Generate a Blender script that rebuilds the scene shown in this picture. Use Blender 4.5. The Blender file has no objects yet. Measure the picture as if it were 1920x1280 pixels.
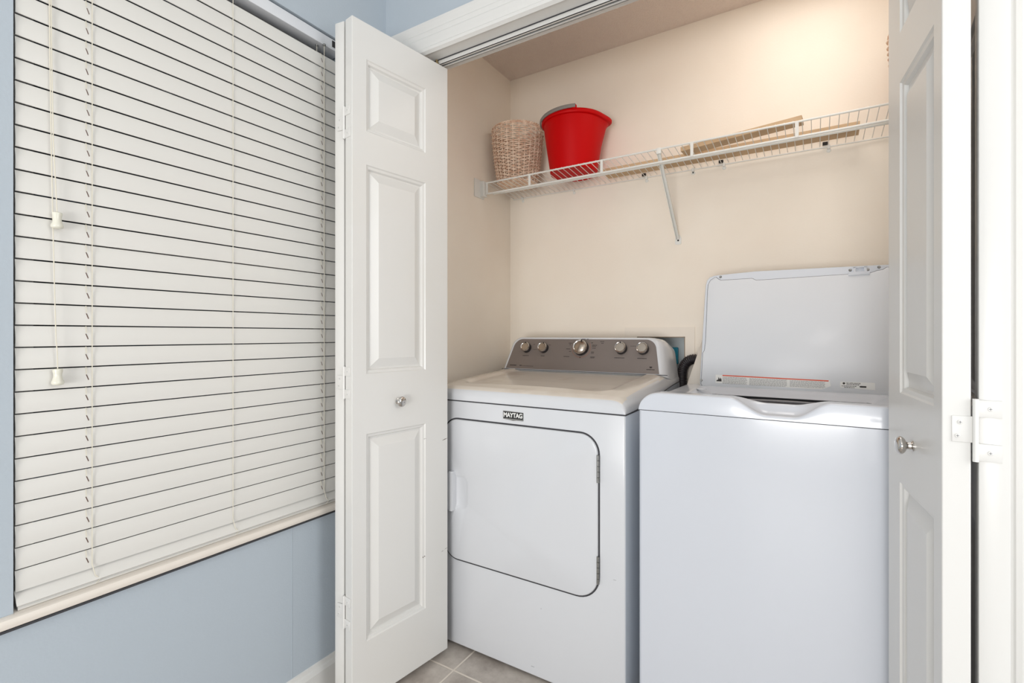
import bpy, bmesh, math, random
from mathutils import Vector, Matrix
random.seed(7)
S = bpy.context.scene
COL = S.collection
R = math.radians

# ------------------------------------------------------------------ camera
cd = bpy.data.cameras.new('camera'); cam = bpy.data.objects.new('camera', cd); COL.objects.link(cam)
cam.location = (0, 0, 1.11); cam.rotation_euler = (R(90), 0, R(31.70))
cd.sensor_width = 36; cd.lens = 36*919.6/1920; cd.shift_y = -12.5/1920; cd.clip_start = 0.02
S.camera = cam
# ------------------------------------------------------------------ world, light, exposure
w = bpy.data.worlds.new('world'); S.world = w; w.use_nodes = True
w.node_tree.nodes['Background'].inputs[0].default_value = (0.86, 0.93, 1.0, 1)
w.node_tree.nodes['Background'].inputs[1].default_value = 0.25
def area(name, loc, target, size, power, col, sy=None):
    l = bpy.data.lights.new(name, 'AREA'); l.energy = power; l.color = col; l.size = size
    if sy: l.shape = 'RECTANGLE'; l.size_y = sy
    o = bpy.data.objects.new(name, l); COL.objects.link(o); o.location = loc
    o.rotation_euler = (Vector(target)-Vector(loc)).to_track_quat('-Z', 'Y').to_euler()
    return o
area('rear_fill_light', (0.15, -4.5, 1.35), (0.0, 2.0, 1.30), 2.6, 34, (1.0, 0.985, 0.97), 2.0)  # broad fill added behind the camera; stands for no modelled window
area('right_fill_light', (1.58, 0.50, 1.60), (-1.3, 0.75, 1.70), 0.9, 19, (1.0, 0.985, 0.97), 1.5)  # fill added to brighten slats, left wall and door face; no window here
area('overhead_fill_light', (-0.1, -1.1, 2.3), (-0.7, 1.6, 1.7), 0.5, 3, (1.0, 0.975, 0.95))  # weak overhead fill, added without any fixture
area('photographer_softbox', (0.0, -1.9, 0.72), (-0.35, 2.1, 1.65), 1.0, 34, (1.0, 0.985, 0.965), 0.7)
area('closet_fill_light', (0.0, 1.56, 2.38), (-0.10, 1.56, 0), 0.7, 3.3, (1.0, 0.95, 0.90), 0.34)  # added fill that lifts the closet walls; the closet has no lamp
S.view_settings.view_transform = 'Standard'; S.view_settings.look = 'None'
S.view_settings.gamma = 1; S.view_settings.use_curve_mapping = False
S.view_settings.exposure = 0.17

# ------------------------------------------------------------------ materials
def lin(c):
    return tuple((x/255/12.92 if x/255 <= .04045 else ((x/255+.055)/1.055)**2.4) for x in c)+(1,)
def mat(name, rgb, rough=.5, metal=0, bump=None, var=None, coat=0, spec=.5):
    m = bpy.data.materials.new(name); m.use_nodes = True; nt = m.node_tree; N = nt.nodes; b = N['Principled BSDF']
    b.inputs['Base Color'].default_value = lin(rgb); b.inputs['Roughness'].default_value = rough
    b.inputs['Metallic'].default_value = metal; b.inputs['Specular IOR Level'].default_value = spec
    if coat: b.inputs['Coat Weight'].default_value = coat; b.inputs['Coat Roughness'].default_value = .08
    tc = N.new('ShaderNodeTexCoord')
    if bump:
        n = N.new('ShaderNodeTexNoise'); n.inputs['Scale'].default_value = bump[0]; n.inputs['Detail'].default_value = 4
        nt.links.new(tc.outputs['Object'], n.inputs['Vector'])
        bp = N.new('ShaderNodeBump'); bp.inputs['Strength'].default_value = bump[1]; bp.inputs['Distance'].default_value = bump[2] if len(bump) > 2 else .002
        nt.links.new(n.outputs['Fac'], bp.inputs['Height']); nt.links.new(bp.outputs['Normal'], b.inputs['Normal'])
    if var:   # (scale, rgb2, low, high)
        n = N.new('ShaderNodeTexNoise'); n.inputs['Scale'].default_value = var[0]; n.inputs['Detail'].default_value = 6
        nt.links.new(tc.outputs['Object'], n.inputs['Vector'])
        r = N.new('ShaderNodeMapRange'); r.inputs['From Min'].default_value = var[2]; r.inputs['From Max'].default_value = var[3]
        nt.links.new(n.outputs['Fac'], r.inputs['Value'])
        mx = N.new('ShaderNodeMix'); mx.data_type = 'RGBA'
        mx.inputs['A'].default_value = lin(rgb); mx.inputs['B'].default_value = lin(var[1])
        nt.links.new(r.outputs['Result'], mx.inputs['Factor']); nt.links.new(mx.outputs['Result'], b.inputs['Base Color'])
    return m
M = {}
M['blue'] = mat('blue_wall_paint', (180, 190, 199), .75, bump=(160, .35, .001))
M['cream'] = mat('cream_closet_paint', (247, 238, 225), .8, bump=(150, .3, .001), var=(3, (244, 233, 219), .4, .7))
M['popcorn'] = mat('textured_closet_ceiling', (238, 224, 214), .9, bump=(220, 1.0, .004))
M['ceil'] = mat('room_ceiling_paint', (235, 235, 232), .9, bump=(120, .3, .001))
M['trim'] = mat('white_trim_paint', (222, 221, 218), .38, bump=(30, .08, .001))
M['door'] = mat('white_door_paint', (222, 221, 218), .30, bump=(25, .10, .001), var=(2.2, (220, 218, 213), .5, .75))
M['sill'] = mat('ivory_sill_paint', (232, 224, 214), .4, bump=(40, .1, .001))
M['slat'] = mat('ivory_faux_wood', (222, 220, 215), .45, bump=(60, .1, .0006))
M['cord'] = mat('ivory_cord', (222, 216, 200), .8)
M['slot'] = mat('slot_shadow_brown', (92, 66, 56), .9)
M['tassel'] = mat('ivory_glazed_plastic', (224, 222, 208), .18)
M['rail'] = mat('headrail_enamel', (226, 228, 232), .4)
M['dark'] = mat('dark_plastic', (26, 22, 22), .5)
M['chrome'] = mat('polished_chrome', (200, 196, 192), .07, 1)
M['satin'] = mat('satin_nickel', (190, 178, 166), .28, 1)
M['steel'] = mat('zinc_steel', (150, 150, 148), .35, 1)
M['brass'] = mat('dull_brass', (170, 150, 110), .35, 1)
M['enamel'] = mat('white_appliance_enamel', (215, 217, 221), .22, coat=.3, bump=(350, .04, .0004))
M['wash'] = mat('cool_white_enamel', (216, 220, 228), .2, coat=.3, bump=(350, .04, .0004))
M['dtop'] = mat('dusty_enamel_light_tint', (226, 219, 209), .25, coat=.4, var=(4.5, (205, 194, 182), .5, .68))  # warm reflected light tinted into the colour, besides uneven dust
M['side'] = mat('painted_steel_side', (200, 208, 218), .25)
M['seam'] = mat('seam_gap', (62, 62, 66), .8)
M['panel'] = mat('brushed_bronze_panel', (132, 122, 117), .38, .35, bump=(500, .06, .0003))
M['ink'] = mat('printed_ink', (44, 38, 38), .6)
M['orange_ink'] = mat('printed_copper_line', (176, 112, 84), .6)
M['knobbase'] = mat('knob_skirt_black', (36, 33, 36), .35)
M['badge'] = mat('badge_black', (30, 30, 32), .3)
M['white'] = mat('white_lettering', (238, 238, 236), .4)
M['wire'] = mat('white_vinyl_wire', (232, 231, 226), .35)
M['red'] = mat('glossy_red_plastic', (200, 0, 4), .5, spec=.15)
M['grey'] = mat('grey_handle_plastic', (140, 136, 132), .45)
M['wicker'] = mat('woven_wicker', (250, 226, 204), .7, var=(55, (222, 184, 158), .42, .62))
M['card'] = mat('tan_cardboard', (208, 178, 142), .6, var=(9, (192, 162, 128), .4, .7))
M['board'] = mat('grey_beige_board', (178, 162, 140), .6)
M['hose'] = mat('black_corrugated_hose', (46, 42, 46), .35)
M['box'] = mat('ivory_outlet_box', (240, 230, 217), .45)
M['teal'] = mat('teal_tag', (30, 150, 178), .5)
M['boxin'] = mat('grey_box_interior', (196, 204, 206), .5)
M['sticker'] = mat('paper_label', (236, 236, 234), .5)
M['warn'] = mat('orange_red_print', (222, 84, 50), .5)
M['greyink'] = mat('grey_fine_print', (140, 140, 142), .6)
M['lidin'] = mat('lid_liner_white', (222, 225, 230), .5, coat=.25)
M['tub'] = mat('tub_interior_dark', (22, 22, 26), .4)
M['ring'] = mat('tub_ring_grey', (150, 148, 152), .3)
M['chip'] = mat('paint_chip', (92, 76, 64), .8)
M['core'] = mat('raw_wood_edge', (150, 128, 104), .8)
g = bpy.data.materials.new('window_glass'); g.use_nodes = True; M['glass'] = g
gb = g.node_tree.nodes['Principled BSDF']; gb.inputs['Transmission Weight'].default_value = 1; gb.inputs['Roughness'].default_value = .02
gb.inputs['Base Color'].default_value = (.8, .9, 1, 1)

def tile_mat():
    m = bpy.data.materials.new('stone_look_floor_tile'); m.use_nodes = True; nt = m.node_tree; N = nt.nodes; b = N['Principled BSDF']
    tc = N.new('ShaderNodeTexCoord'); mp = N.new('ShaderNodeMapping')
    T = .305; mp.inputs['Location'].default_value = (1.0171/T, -1.2788/T, 0); mp.inputs['Scale'].default_value = (1/T, 1/T, 1)
    nt.links.new(tc.outputs['Object'], mp.inputs['Vector'])
    br = N.new('ShaderNodeTexBrick'); br.offset = 0; br.squash = 1
    for k, v in (('Scale', 1), ('Mortar Size', .013), ('Mortar Smooth', .3), ('Brick Width', 1), ('Row Height', 1), ('Bias', 0)):
        br.inputs[k].default_value = v
    nt.links.new(mp.outputs['Vector'], br.inputs['Vector'])
    n1 = N.new('ShaderNodeTexNoise'); n1.inputs['Scale'].default_value = 9; n1.inputs['Detail'].default_value = 8; n1.inputs['Roughness'].default_value = .65
    nt.links.new(tc.outputs['Object'], n1.inputs['Vector'])
    cr = N.new('ShaderNodeValToRGB'); e = cr.color_ramp.elements
    e[0].position = .32; e[0].color = lin((158, 148, 140)); e[1].position = .68; e[1].color = lin((206, 198, 189))
    nt.links.new(n1.outputs['Fac'], cr.inputs['Fac'])
    nt.links.new(cr.outputs['Color'], br.inputs['Color1']); nt.links.new(cr.outputs['Color'], br.inputs['Color2'])
    br.inputs['Mortar'].default_value = lin((222, 212, 200))
    nt.links.new(br.outputs['Color'], b.inputs['Base Color']); b.inputs['Roughness'].default_value = .45
    bp = N.new('ShaderNodeBump'); bp.inputs['Strength'].default_value = .5; bp.inputs['Distance'].default_value = .003; bp.invert = True
    nt.links.new(br.outputs['Fac'], bp.inputs['Height']); nt.links.new(bp.outputs['Normal'], b.inputs['Normal'])
    return m
M['blocker'] = mat('dark_light_blocker', (58, 62, 70), .9)  # for the unseen light blocker outside the window
M['tile'] = tile_mat()

# ------------------------------------------------------------------ helpers
def bm_(): return bmesh.new()
def box(bm, x0, x1, y0, y1, z0, z1, bev=0, seg=2, mi=0):
    vs = [bm.verts.new(p) for p in ((x0,y0,z0),(x1,y0,z0),(x1,y1,z0),(x0,y1,z0),(x0,y0,z1),(x1,y0,z1),(x1,y1,z1),(x0,y1,z1))]
    fs = [bm.faces.new([vs[i] for i in f]) for f in ((0,3,2,1),(4,5,6,7),(0,1,5,4),(1,2,6,5),(2,3,7,6),(3,0,4,7))]
    for f in fs: f.material_index = mi
    if bev:
        es = list({e for f in fs for e in f.edges})
        bmesh.ops.bevel(bm, geom=es, offset=bev, segments=seg, profile=.5, affect='EDGES')
    return vs
def frame_of(d):
    d = Vector(d).normalized(); a = Vector((0,0,1)) if abs(d.z) < .9 else Vector((1,0,0))
    u = d.cross(a).normalized(); return u, d.cross(u).normalized()
def tube(bm, pts, r, seg=8, closed=False, caps=True, radii=None):
    pts = [Vector(p) for p in pts]; n = len(pts); rings = []
    pu = None
    for i, p in enumerate(pts):
        a = pts[(i-1) % n] if (closed or i > 0) else p; b = pts[(i+1) % n] if (closed or i < n-1) else p
        d = (b-a).normalized()
        if pu is None: u, v = frame_of(d)
        else:
            u = (pu - d*pu.dot(d)).normalized(); v = d.cross(u)
        pu = u; rr = radii[i] if radii else r
        rings.append([bm.verts.new(p+(u*math.cos(2*math.pi*k/seg)+v*math.sin(2*math.pi*k/seg))*rr) for k in range(seg)])
    for i in range(n if closed else n-1):
        A, B = rings[i], rings[(i+1) % n]
        for k in range(seg): bm.faces.new((A[k], A[(k+1)%seg], B[(k+1)%seg], B[k]))
    if caps and not closed: bm.faces.new(rings[0][::-1]); bm.faces.new(rings[-1])
def cyl(bm, a, b, r, seg=16): tube(bm, [a, b], r, seg)
def lathe(bm, prof, origin, axis=(0,0,1), seg=40, closed=False):
    u, v = frame_of(axis); ax = Vector(axis).normalized(); o = Vector(origin); rings = []
    for r, h in prof:
        if r < 1e-6: rings.append([bm.verts.new(o+ax*h)])
        else: rings.append([bm.verts.new(o+ax*h+(u*math.cos(2*math.pi*k/seg)+v*math.sin(2*math.pi*k/seg))*r) for k in range(seg)])
    for A, B in zip(rings, rings[1:]):
        for k in range(seg):
            f = [A[k % len(A)], A[(k+1) % seg % len(A)], B[(k+1) % seg % len(B)], B[k % len(B)]]
            g_ = []
            for q in f:
                if q not in g_: g_.append(q)
            if len(g_) > 2: bm.faces.new(g_)
def prism(bm, pts, fn, d0, d1):
    """pts: 2-D outline; fn(a,b,d) -> 3-D"""
    A = [bm.verts.new(fn(a, b, d0)) for a, b in pts]; B = [bm.verts.new(fn(a, b, d1)) for a, b in pts]
    n = len(pts); bm.faces.new(A[::-1]); bm.faces.new(B)
    for i in range(n): bm.faces.new((A[i], A[(i+1)%n], B[(i+1)%n], B[i]))
def rrect(x0, x1, y0, y1, r, n=6):
    rs = r if isinstance(r, (list, tuple)) else (r,)*4; out = []
    for (cx, cy, a0, q) in ((x1, y1, 0, rs[0]), (x0, y1, 90, rs[1]), (x0, y0, 180, rs[2]), (x1, y0, 270, rs[3])):
        sx = -1 if cx == x1 else 1; sy = -1 if cy == y1 else 1
        for k in range(n+1):
            a = R(a0+90*k/n); out.append((cx+sx*q+q*math.cos(a), cy+sy*q+q*math.sin(a)))
    return out
def apply(bm, mx): bmesh.ops.transform(bm, matrix=mx, verts=bm.verts)
WM = {}
def link(name, bm, mats, parent=None, smooth=None, kind=None, label=None):
    bmesh.ops.recalc_face_normals(bm, faces=bm.faces)
    me = bpy.data.meshes.new(name)
    base = WM[parent.name] if parent else Vector((0,0,0))
    if parent: bmesh.ops.translate(bm, verts=bm.verts, vec=-base)
    bm.to_mesh(me); bm.free()
    for m in (mats if isinstance(mats, (list, tuple)) else [mats]): me.materials.append(m)
    o = bpy.data.objects.new(name, me); COL.objects.link(o)
    if parent: o.parent = parent
    WM[o.name] = base
    if smooth:
        for p in me.polygons: p.use_smooth = True
        me.set_sharp_from_angle(angle=R(smooth))
    if kind: o['kind'] = kind
    if label: o['label'] = label
    return o
def root(name, loc, label=None, cat=None, group=None, kind=None):
    o = bpy.data.objects.new(name, None); COL.objects.link(o); o.location = loc; o.empty_display_size = .1
    WM[o.name] = Vector(loc)
    if label: o['label'] = label
    if cat: o['category'] = cat
    if group: o['group'] = group
    if kind: o['kind'] = kind
    return o
def tag(o, label, cat, group=None):
    o['label'] = label; o['category'] = cat
    if group: o['group'] = group
    return o
def text_bm(s, size, mx, depth=.0003, bold=0, align='CENTER', xs=1):
    c = bpy.data.curves.new('t', 'FONT'); c.body = s; c.size = size; c.extrude = depth; c.offset = bold; c.align_x = align; c.align_y = 'CENTER'
    o = bpy.data.objects.new('t', c); COL.objects.link(o)
    bpy.context.view_layer.update()
    me = bpy.data.meshes.new_from_object(o); bm = bm_(); bm.from_mesh(me)
    bpy.data.objects.remove(o); bpy.data.curves.remove(c); bpy.data.meshes.remove(me)
    apply(bm, mx @ Matrix.Diagonal((xs, 1, 1, 1))); return bm
def merge(a, b):
    me = bpy.data.meshes.new('m'); b.to_mesh(me); b.free(); a.from_mesh(me); bpy.data.meshes.remove(me)
def sm(a, b, x):
    t = min(1, max(0, (x-a)/(b-a))); return t*t*(3-2*t)

# ------------------------------------------------------------------ room shell
XL = -1.307; YF = 1.257; YC = 1.377; YB = 2.10; ZC = 2.389; XR = .46
b = bm_(); box(b, -2.6, 1.75, -4.7, 2.35, -.05, 0); link('floor', b, M['tile'], kind='structure')
b = bm_(); WY0, WY1, WZ0, WZ1 = .2975, 1.075, .562, 2.060
for a in ((-4.7, WY0, 0, 2.46), (WY1, YC, 0, 2.46), (WY0, WY1, 0, WZ0-.012), (WY0, WY1, WZ1, 2.46)):
    box(b, XL-.14, XL, *a)
link('wall_left', b, M['blue'], kind='structure')
b = bm_(); box(b, XL-.14, XL, YC, YB+.1, 0, ZC+.05); link('wall_closet_left', b, M['cream'], kind='structure')
OX0, OX1 = -1.287, .315
b = bm_(); box(b, XL, OX0, YF, YC-.002, 0, 2.46); box(b, OX1, 1.62, YF, YC-.002, 0, 2.46); box(b, OX0, OX1, YF, YC-.002, 2.075, 2.46)
link('wall_front', b, M['blue'], kind='structure')
b = bm_()  # closet back wall with the outlet recess
HX0, HX1, HZ0, HZ1 = -.6567, -.4554, .88, 1.102
box(b, XL, HX0, YB, YB+.1, 0, ZC); box(b, HX1, XR, YB, YB+.1, 0, ZC)
box(b, HX0, HX1, YB, YB+.1, 0, HZ0); box(b, HX0, HX1, YB, YB+.1, HZ1, ZC)
link('wall_closet_back', b, M['cream'], kind='structure')
b = bm_(); box(b, XR, XR+.1, YC, YB+.1, 0, ZC+.05); link('wall_closet_right', b, M['cream'], kind='structure')
b = bm_(); box(b, 1.62, 1.75, -4.7, YC, 0, 2.46); link('wall_right', b, M['blue'], kind='structure')
b = bm_(); box(b, -1.45, 1.75, -4.7, YC-.002, 2.46, 2.52); link('ceiling', b, M['ceil'], kind='structure')
b = bm_(); box(b, XL, XR, YC, YB, ZC, ZC+.06); link('ceiling_closet', b, M['popcorn'], kind='structure')
# closet lining above the opening (inner face of the front wall)
b = bm_(); box(b, XL+.001, XR, YC-.002, YC+.001, 2.075, ZC); box(b, OX1, XR, YC-.002, YC+.001, 0, 2.075); link('wall_closet_front', b, M['cream'], kind='structure')
b = bm_(); box(b, XL-.001, XL+.0008, .8845, .8863, .1, WZ0-.012); link('trim_5', b, M['blue'], kind='structure')

b = bm_(); box(b, -2.6, -2.5, -1.5, 3.5, -.05, 3.4); box(b, -2.5, XL-.14, -1.5, 3.5, 3.3, 3.4); box(b, -2.5, XL-.14, 3.4, 3.5, 0, 3.3); box(b, -2.5, XL-.14, -1.5, -1.4, 0, 3.3)
link('wall_light_blocker', b, M['blocker'], kind='structure')  # unseen enclosure added outside to keep the gaps between slats dark
# baseboards
def baseprof(): return [(0,0),(.014,0),(.014,.074),(.010,.084),(.006,.088),(.004,.098),(0,.1)]
b = bm_(); prism(b, baseprof(), lambda a, z, d: (XL+a, d, z), -4.6, YF-.002); link('baseboard_left', b, M['trim'], kind='structure')
b = bm_(); prism(b, baseprof(), lambda a, z, d: (d, YB-a, z), XL, XR); link('baseboard_back', b, M['trim'], kind='structure')

# casing, jambs and door track
def casing_prof(w, y):
    return [(0,0),(.006,.010),(.014,.0125),(.018,.010),(.030,.0115),(.048,.013),(.052,.0115),(.066,.0135),(.070,.012),(w-.012,.0165),(w-.004,.017),(w,.012),(w,0)]
cw = .103
b = bm_(); prism(b, casing_prof(cw, 0), lambda a, t, d: (d, YF-t, 2.055+a), XL+.002, OX1+.09); link('trim_1', b, M['trim'], kind='structure')
b = bm_(); prism(b, casing_prof(cw, 0), lambda a, t, d: (OX1-.008+a, YF-t, d), 0, 2.056); link('trim_2', b, M['trim'], kind='structure')
b = bm_(); box(b, XL+.0005, OX0+.006, YF-.013, YF, 0, 2.056, .002); link('trim_3', b, M['trim'], kind='structure')
b = bm_(); box(b, OX0, OX1, YF-.006, YC, 2.061, 2.076, .001)
box(b, OX0-.001, OX0+.012, YF-.006, YC, 0, 2.061, .001); box(b, OX1-.012, OX1+.001, YF-.006, YC, 0, 2.061, .001)
link('trim_4', b, M['trim'], kind='structure')
t = root('door_track', (-.5, 1.32, 2.05), 'white metal bifold door track fixed under the closet header', 'door track')
b = bm_(); box(b, OX0+.014, OX1-.014, 1.3115, 1.3135, 2.044, 2.061); box(b, OX0+.014, OX1-.014, 1.334, 1.336, 2.044, 2.061)
box(b, OX0+.014, OX1-.014, 1.3115, 1.319, 2.044, 2.0455); box(b, OX0+.014, OX1-.014, 1.3285, 1.336, 2.044, 2.0455); link('channel', b, M['trim'], t)
b = bm_(); box(b, OX0+.014, OX1-.014, 1.3135, 1.334, 2.0595, 2.0605); link('channel_slot', b, M['seam'], t)
b = bm_(); box(b, OX0+.014, OX1-.014, 1.3085, 1.3112, 2.0585, 2.0605); link('edge_gap', b, M['seam'], t)

# ------------------------------------------------------------------ bifold doors
ZB, ZT = .021, 2.034; TH = .0348
PR = [(0,0),(.003,.0035),(.010,.0050),(.0135,.0115),(.0185,.0120),(.0445,.0015)]   # moulding profile (inset, depth)
def leaf_bm(W, t0, t1, panels):
    b = bm_(); V = lambda x, y, z: b.verts.new((x, y, z))
    def quad(x0, x1, z0, z1, y=0): b.faces.new((V(x0,y,z0), V(x1,y,z0), V(x1,y,z1), V(x0,y,z1)))
    zs = [ZB]+[q for p in panels for q in p]+[ZT]; xs_ = [0, t0, t1, W]
    def side(y, sgn):
        for i in range(len(zs)-1):
            for j in range(3):
                if not (j == 1 and i % 2 == 1): quad(xs_[j], xs_[j+1], zs[i], zs[i+1], y)
        for z0, z1 in panels:
            rings = [[V(t0+i, y+sgn*d, z0+i), V(t1-i, y+sgn*d, z0+i), V(t1-i, y+sgn*d, z1-i), V(t0+i, y+sgn*d, z1-i)] for i, d in PR]
            for A, B in zip(rings, rings[1:]):
                for k in range(4): b.faces.new((A[k], A[(k+1)%4], B[(k+1)%4], B[k]))
            b.faces.new(rings[-1])
    side(0, 1); side(TH, -1)
    for x in (0, W):
        for i in range(len(zs)-1): b.faces.new((V(x,0,zs[i]), V(x,TH,zs[i]), V(x,TH,zs[i+1]), V(x,0,zs[i+1])))
    for z in (ZB, ZT):
        for j in range(3): b.faces.new((V(xs_[j],0,z), V(xs_[j+1],0,z), V(xs_[j+1],TH,z), V(xs_[j],TH,z)))
    bmesh.ops.remove_doubles(b, verts=b.verts, dist=1e-5)
    bmesh.ops.recalc_face_normals(b, faces=b.faces)
    es = [e for e in b.edges if len(e.link_faces) == 2 and e.calc_face_angle(0) > 1.2 and
          all(min(abs(v.co.x), abs(v.co.x-W)) < 1e-4 or min(abs(v.co.z-ZB), abs(v.co.z-ZT)) < 1e-4 for v in e.verts)]
    bmesh.ops.bevel(b, geom=es, offset=.0016, segments=2, profile=.5, affect='EDGES')
    return b
def LM(origin, ang): return Matrix.Translation(Vector(origin)) @ Matrix.Rotation(R(ang), 4, 'Z')
PZ = [(.2018,.816),(.994,1.6145),(1.7135,1.927)]
def knob_bm(o, ax):
    b = bm_(); lathe(b, [(.0,0),(.0095,0),(.0095,.002),(.0068,.004),(.0060,.008),(.0078,.0105),(.0130,.013),(.0160,.0165),(.0164,.020),(.0140,.0240),(.008,.0262),(0,.0268)], o, ax, 32); return b
# hinge geometry in local frame: end edge of leaves lies in the plane x=0 facing -x; gap centre at y=gy
def hinge(parent, mx, z, gy, mid, am, ao):
    """am / ao: turn (degrees) of the middle plate and of the two outer plates about the barrel"""
    def turn(bm, vs, a): bmesh.ops.rotate(bm, verts=vs, cent=(0, gy, 0), matrix=Matrix.Rotation(R(a), 3, 'Z'))
    hb = bm_(); cyl(hb, (-.003, gy, z-.0475), (-.003, gy, z+.0475), .0038, 12)
    s = mid
    n0 = len(hb.verts)
    box(hb, -.0016, -.0002, min(gy, gy+s*.0275), max(gy, gy+s*.0275), z-.0195, z+.0205, .0006)
    hb.verts.ensure_lookup_table(); turn(hb, hb.verts[n0:], am); n0 = len(hb.verts)
    for zz in (z-.033, z+.033):
        box(hb, -.0016, -.0002, min(gy, gy-s*.0300), max(gy, gy-s*.0300), zz-.013, zz+.013, .0006)
    hb.verts.ensure_lookup_table(); turn(hb, hb.verts[n0:], ao)
    apply(hb, mx); h = link('hinge', hb, M['trim'], parent, 40)
    for (yy, zz) in ((gy+s*.018, z+.011), (gy+s*.021, z-.010), (gy-s*.017, z+.033), (gy-s*.017, z-.033)):
        sb = bm_(); lathe(sb, [(0,.0016),(.0026,.0016),(.0034,.0009),(.0034,0)], (-.0014, yy, zz), (-1,0,0), 14)
        box(sb, -.0032, -.0029, yy-.0018, yy+.0018, zz-.0004, zz+.0004, mi=1); box(sb, -.0032, -.0029, yy-.0004, yy+.0004, zz-.0018, zz+.0018, mi=1)
        turn(sb, sb.verts[:], am if abs(zz-z) < .02 else ao)
        apply(sb, mx); link('screw', sb, [M['trim'], M['greyink']], h)
# left pair
d1 = root('door_1', (-1.264, 1.335, 0), 'white three-panel bifold door folded open beside the window', 'door', kind='structure')
mA = LM((-1.1375, .9624, 0), 82.2)
bb = leaf_bm(.3745, .048, .2755, PZ); apply(bb, mA); lA = link('leaf', bb, M['door'], d1, 14)
# B: outer face to the left
nB = mA @ Vector((-.0090, TH+.0058+TH, 0)); dB = Vector((-math.sin(R(7.4)), math.cos(R(7.4)), 0))
fB = nB + dB*.3745
mB = LM(fB, math.degrees(math.atan2(-dB.y, -dB.x)))
bb = leaf_bm(.3745, .099, .3265, PZ); apply(bb, mB); lB = link('leaf', bb, M['door'], d1, 25)
kb = knob_bm((.163, 0, .9014), (0, -1, 0)); apply(kb, mA); link('knob', kb, M['chrome'], lA, 40)
for z in (1.7315, .9697, .298): hinge(lA, mA, z, TH+.0029, 1, 15.2, 0)
def chips(specs, mx, parent):
    cb = bm_()
    for (t0, z0, t1, z1, wd) in specs:
        d = Vector((t1-t0, 0, z1-z0)); nrm = Vector((-d.z, 0, d.x)).normalized()*wd
        p = [Vector((t0,-.0004,z0)), Vector((t0,-.0004,z0))+d*.5+nrm, Vector((t1,-.0004,z1)), Vector((t0,-.0004,z0))+d*.5-nrm]
        A = [cb.verts.new(q) for q in p]; B = [cb.verts.new(q+Vector((0,.0006,0))) for q in p]
        cb.faces.new(A); cb.faces.new(B[::-1])
        for i in range(4): cb.faces.new((A[i], A[(i+1)%4], B[(i+1)%4], B[i]))
    apply(cb, mx); link('paint_chip', cb, M['chip'], parent)
chips([(.348,.7470,.3742,.7520,.0012),(.268,.766,.271,.765,.0012),(.274,.7665,.276,.7655,.0010),
       (.345,.3655,.355,.3675,.0006),(.360,.369,.3735,.372,.0005),(.262,.3768,.2665,.3742,.0018),(.269,.3775,.273,.375,.0016)], mA, lA)
pb = bm_(); cyl(pb, (.340, TH/2, ZT-.002), (.340, TH/2, ZT+.022), .0042, 12); cyl(pb, (.340, TH/2, ZT+.004), (.340, TH/2, ZT+.009), .0085, 16)
apply(pb, mA); link('guide_pin', pb, M['brass'], lA, 40)
# right pair
d2 = root('door_2', (.30, 1.335, 0), 'white bifold door folded open in front of the washer', 'door', kind='structure')
WC = .3355
nC = Vector((.168, 1.0, 0)); dC = Vector((-math.sin(R(5.5)), math.cos(R(5.5)), 0)); fC = nC + dC*WC
mC = LM(fC, math.degrees(math.atan2(-dC.y, -dC.x)))
bb = leaf_bm(WC, .0906, .2976, PZ); apply(bb, mC); lC = link('leaf', bb, M['door'], d2, 14)
kb = knob_bm((WC-.1535, 0, .9059), (0, -1, 0)); apply(kb, mC); link('knob', kb, M['chrome'], lC, 40)
rC = Vector((dC.y, -dC.x, 0))
nD = nC + rC*(TH+.0085); dD = Vector((math.sin(R(5.5)), math.cos(R(5.5)), 0))
mD = LM(nD+Vector((0,.002,0)), math.degrees(math.atan2(dD.y, dD.x)))
# D: face y=0 faces right in frame of direction dD -> shift so its left side meets the gap
mD = LM(nD+Vector((dD.y, -dD.x, 0))*TH, math.degrees(math.atan2(dD.y, dD.x)))
bb = leaf_bm(WC, .0379, .2449, PZ); apply(bb, mD); lD = link('leaf', bb, M['door'], d2, 25)
# hinge frame for the right pair: x points away from camera along dC, y to the left
mH = LM(nC, math.degrees(math.atan2(dC.y, dC.x)))
for z in (1.7315, .9655, .298): hinge(lC, mH, z, -(TH+.0042), 1, 0, -11)

# ------------------------------------------------------------------ window, sill
wd = root('window_1', (XL-.1, .69, .57), kind='structure')
b = bm_()
for a in ((WY0, WY0+.05, WZ0, WZ1), (WY1-.05, WY1, WZ0, WZ1), (WY0+.05, WY1-.05, WZ0, WZ0+.05), (WY0+.05, WY1-.05, WZ1-.05, WZ1), (WY0+.05, WY1-.05, 1.29, 1.33)):
    box(b, XL-.125, XL-.085, *a, .002)
link('window_frame', b, M['trim'], wd)
b = bm_(); box(b, XL-.110, XL-.105, WY0+.05, WY1-.05, WZ0+.05, WZ1-.05); link('window_pane', b, M['glass'], wd)
b = bm_()
prof = [(-.12,.553),(.0095,.553),(.0150,.556),(.0172,.562),(.0172,.567),(.0150,.573),(.0095,.576),(-.12,.576)]
A = []
prism(b, prof, lambda a, z, d: (XL+a, d, z), WY0+.0005, WY1-.0005)
prism(b, [(0.0005,.553)]+prof[1:7]+[(0.0005,.576)], lambda a, z, d: (XL+a, d, z), WY0-.05, WY0+.0006)
prism(b, [(0.0005,.553)]+prof[1:7]+[(0.0005,.576)], lambda a, z, d: (XL+a, d, z), WY1-.0006, WY1+.05)
link('window_sill', b, M['sill'], wd, 30)
b = bm_(); box(b, XL+.0003, XL+.012, WY0-.05, WY1+.05, .5482, .553); link('sill_shadow_strip', b, M['seam'], wd)  # dark strip painted in as the shadow line under the sill

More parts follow.
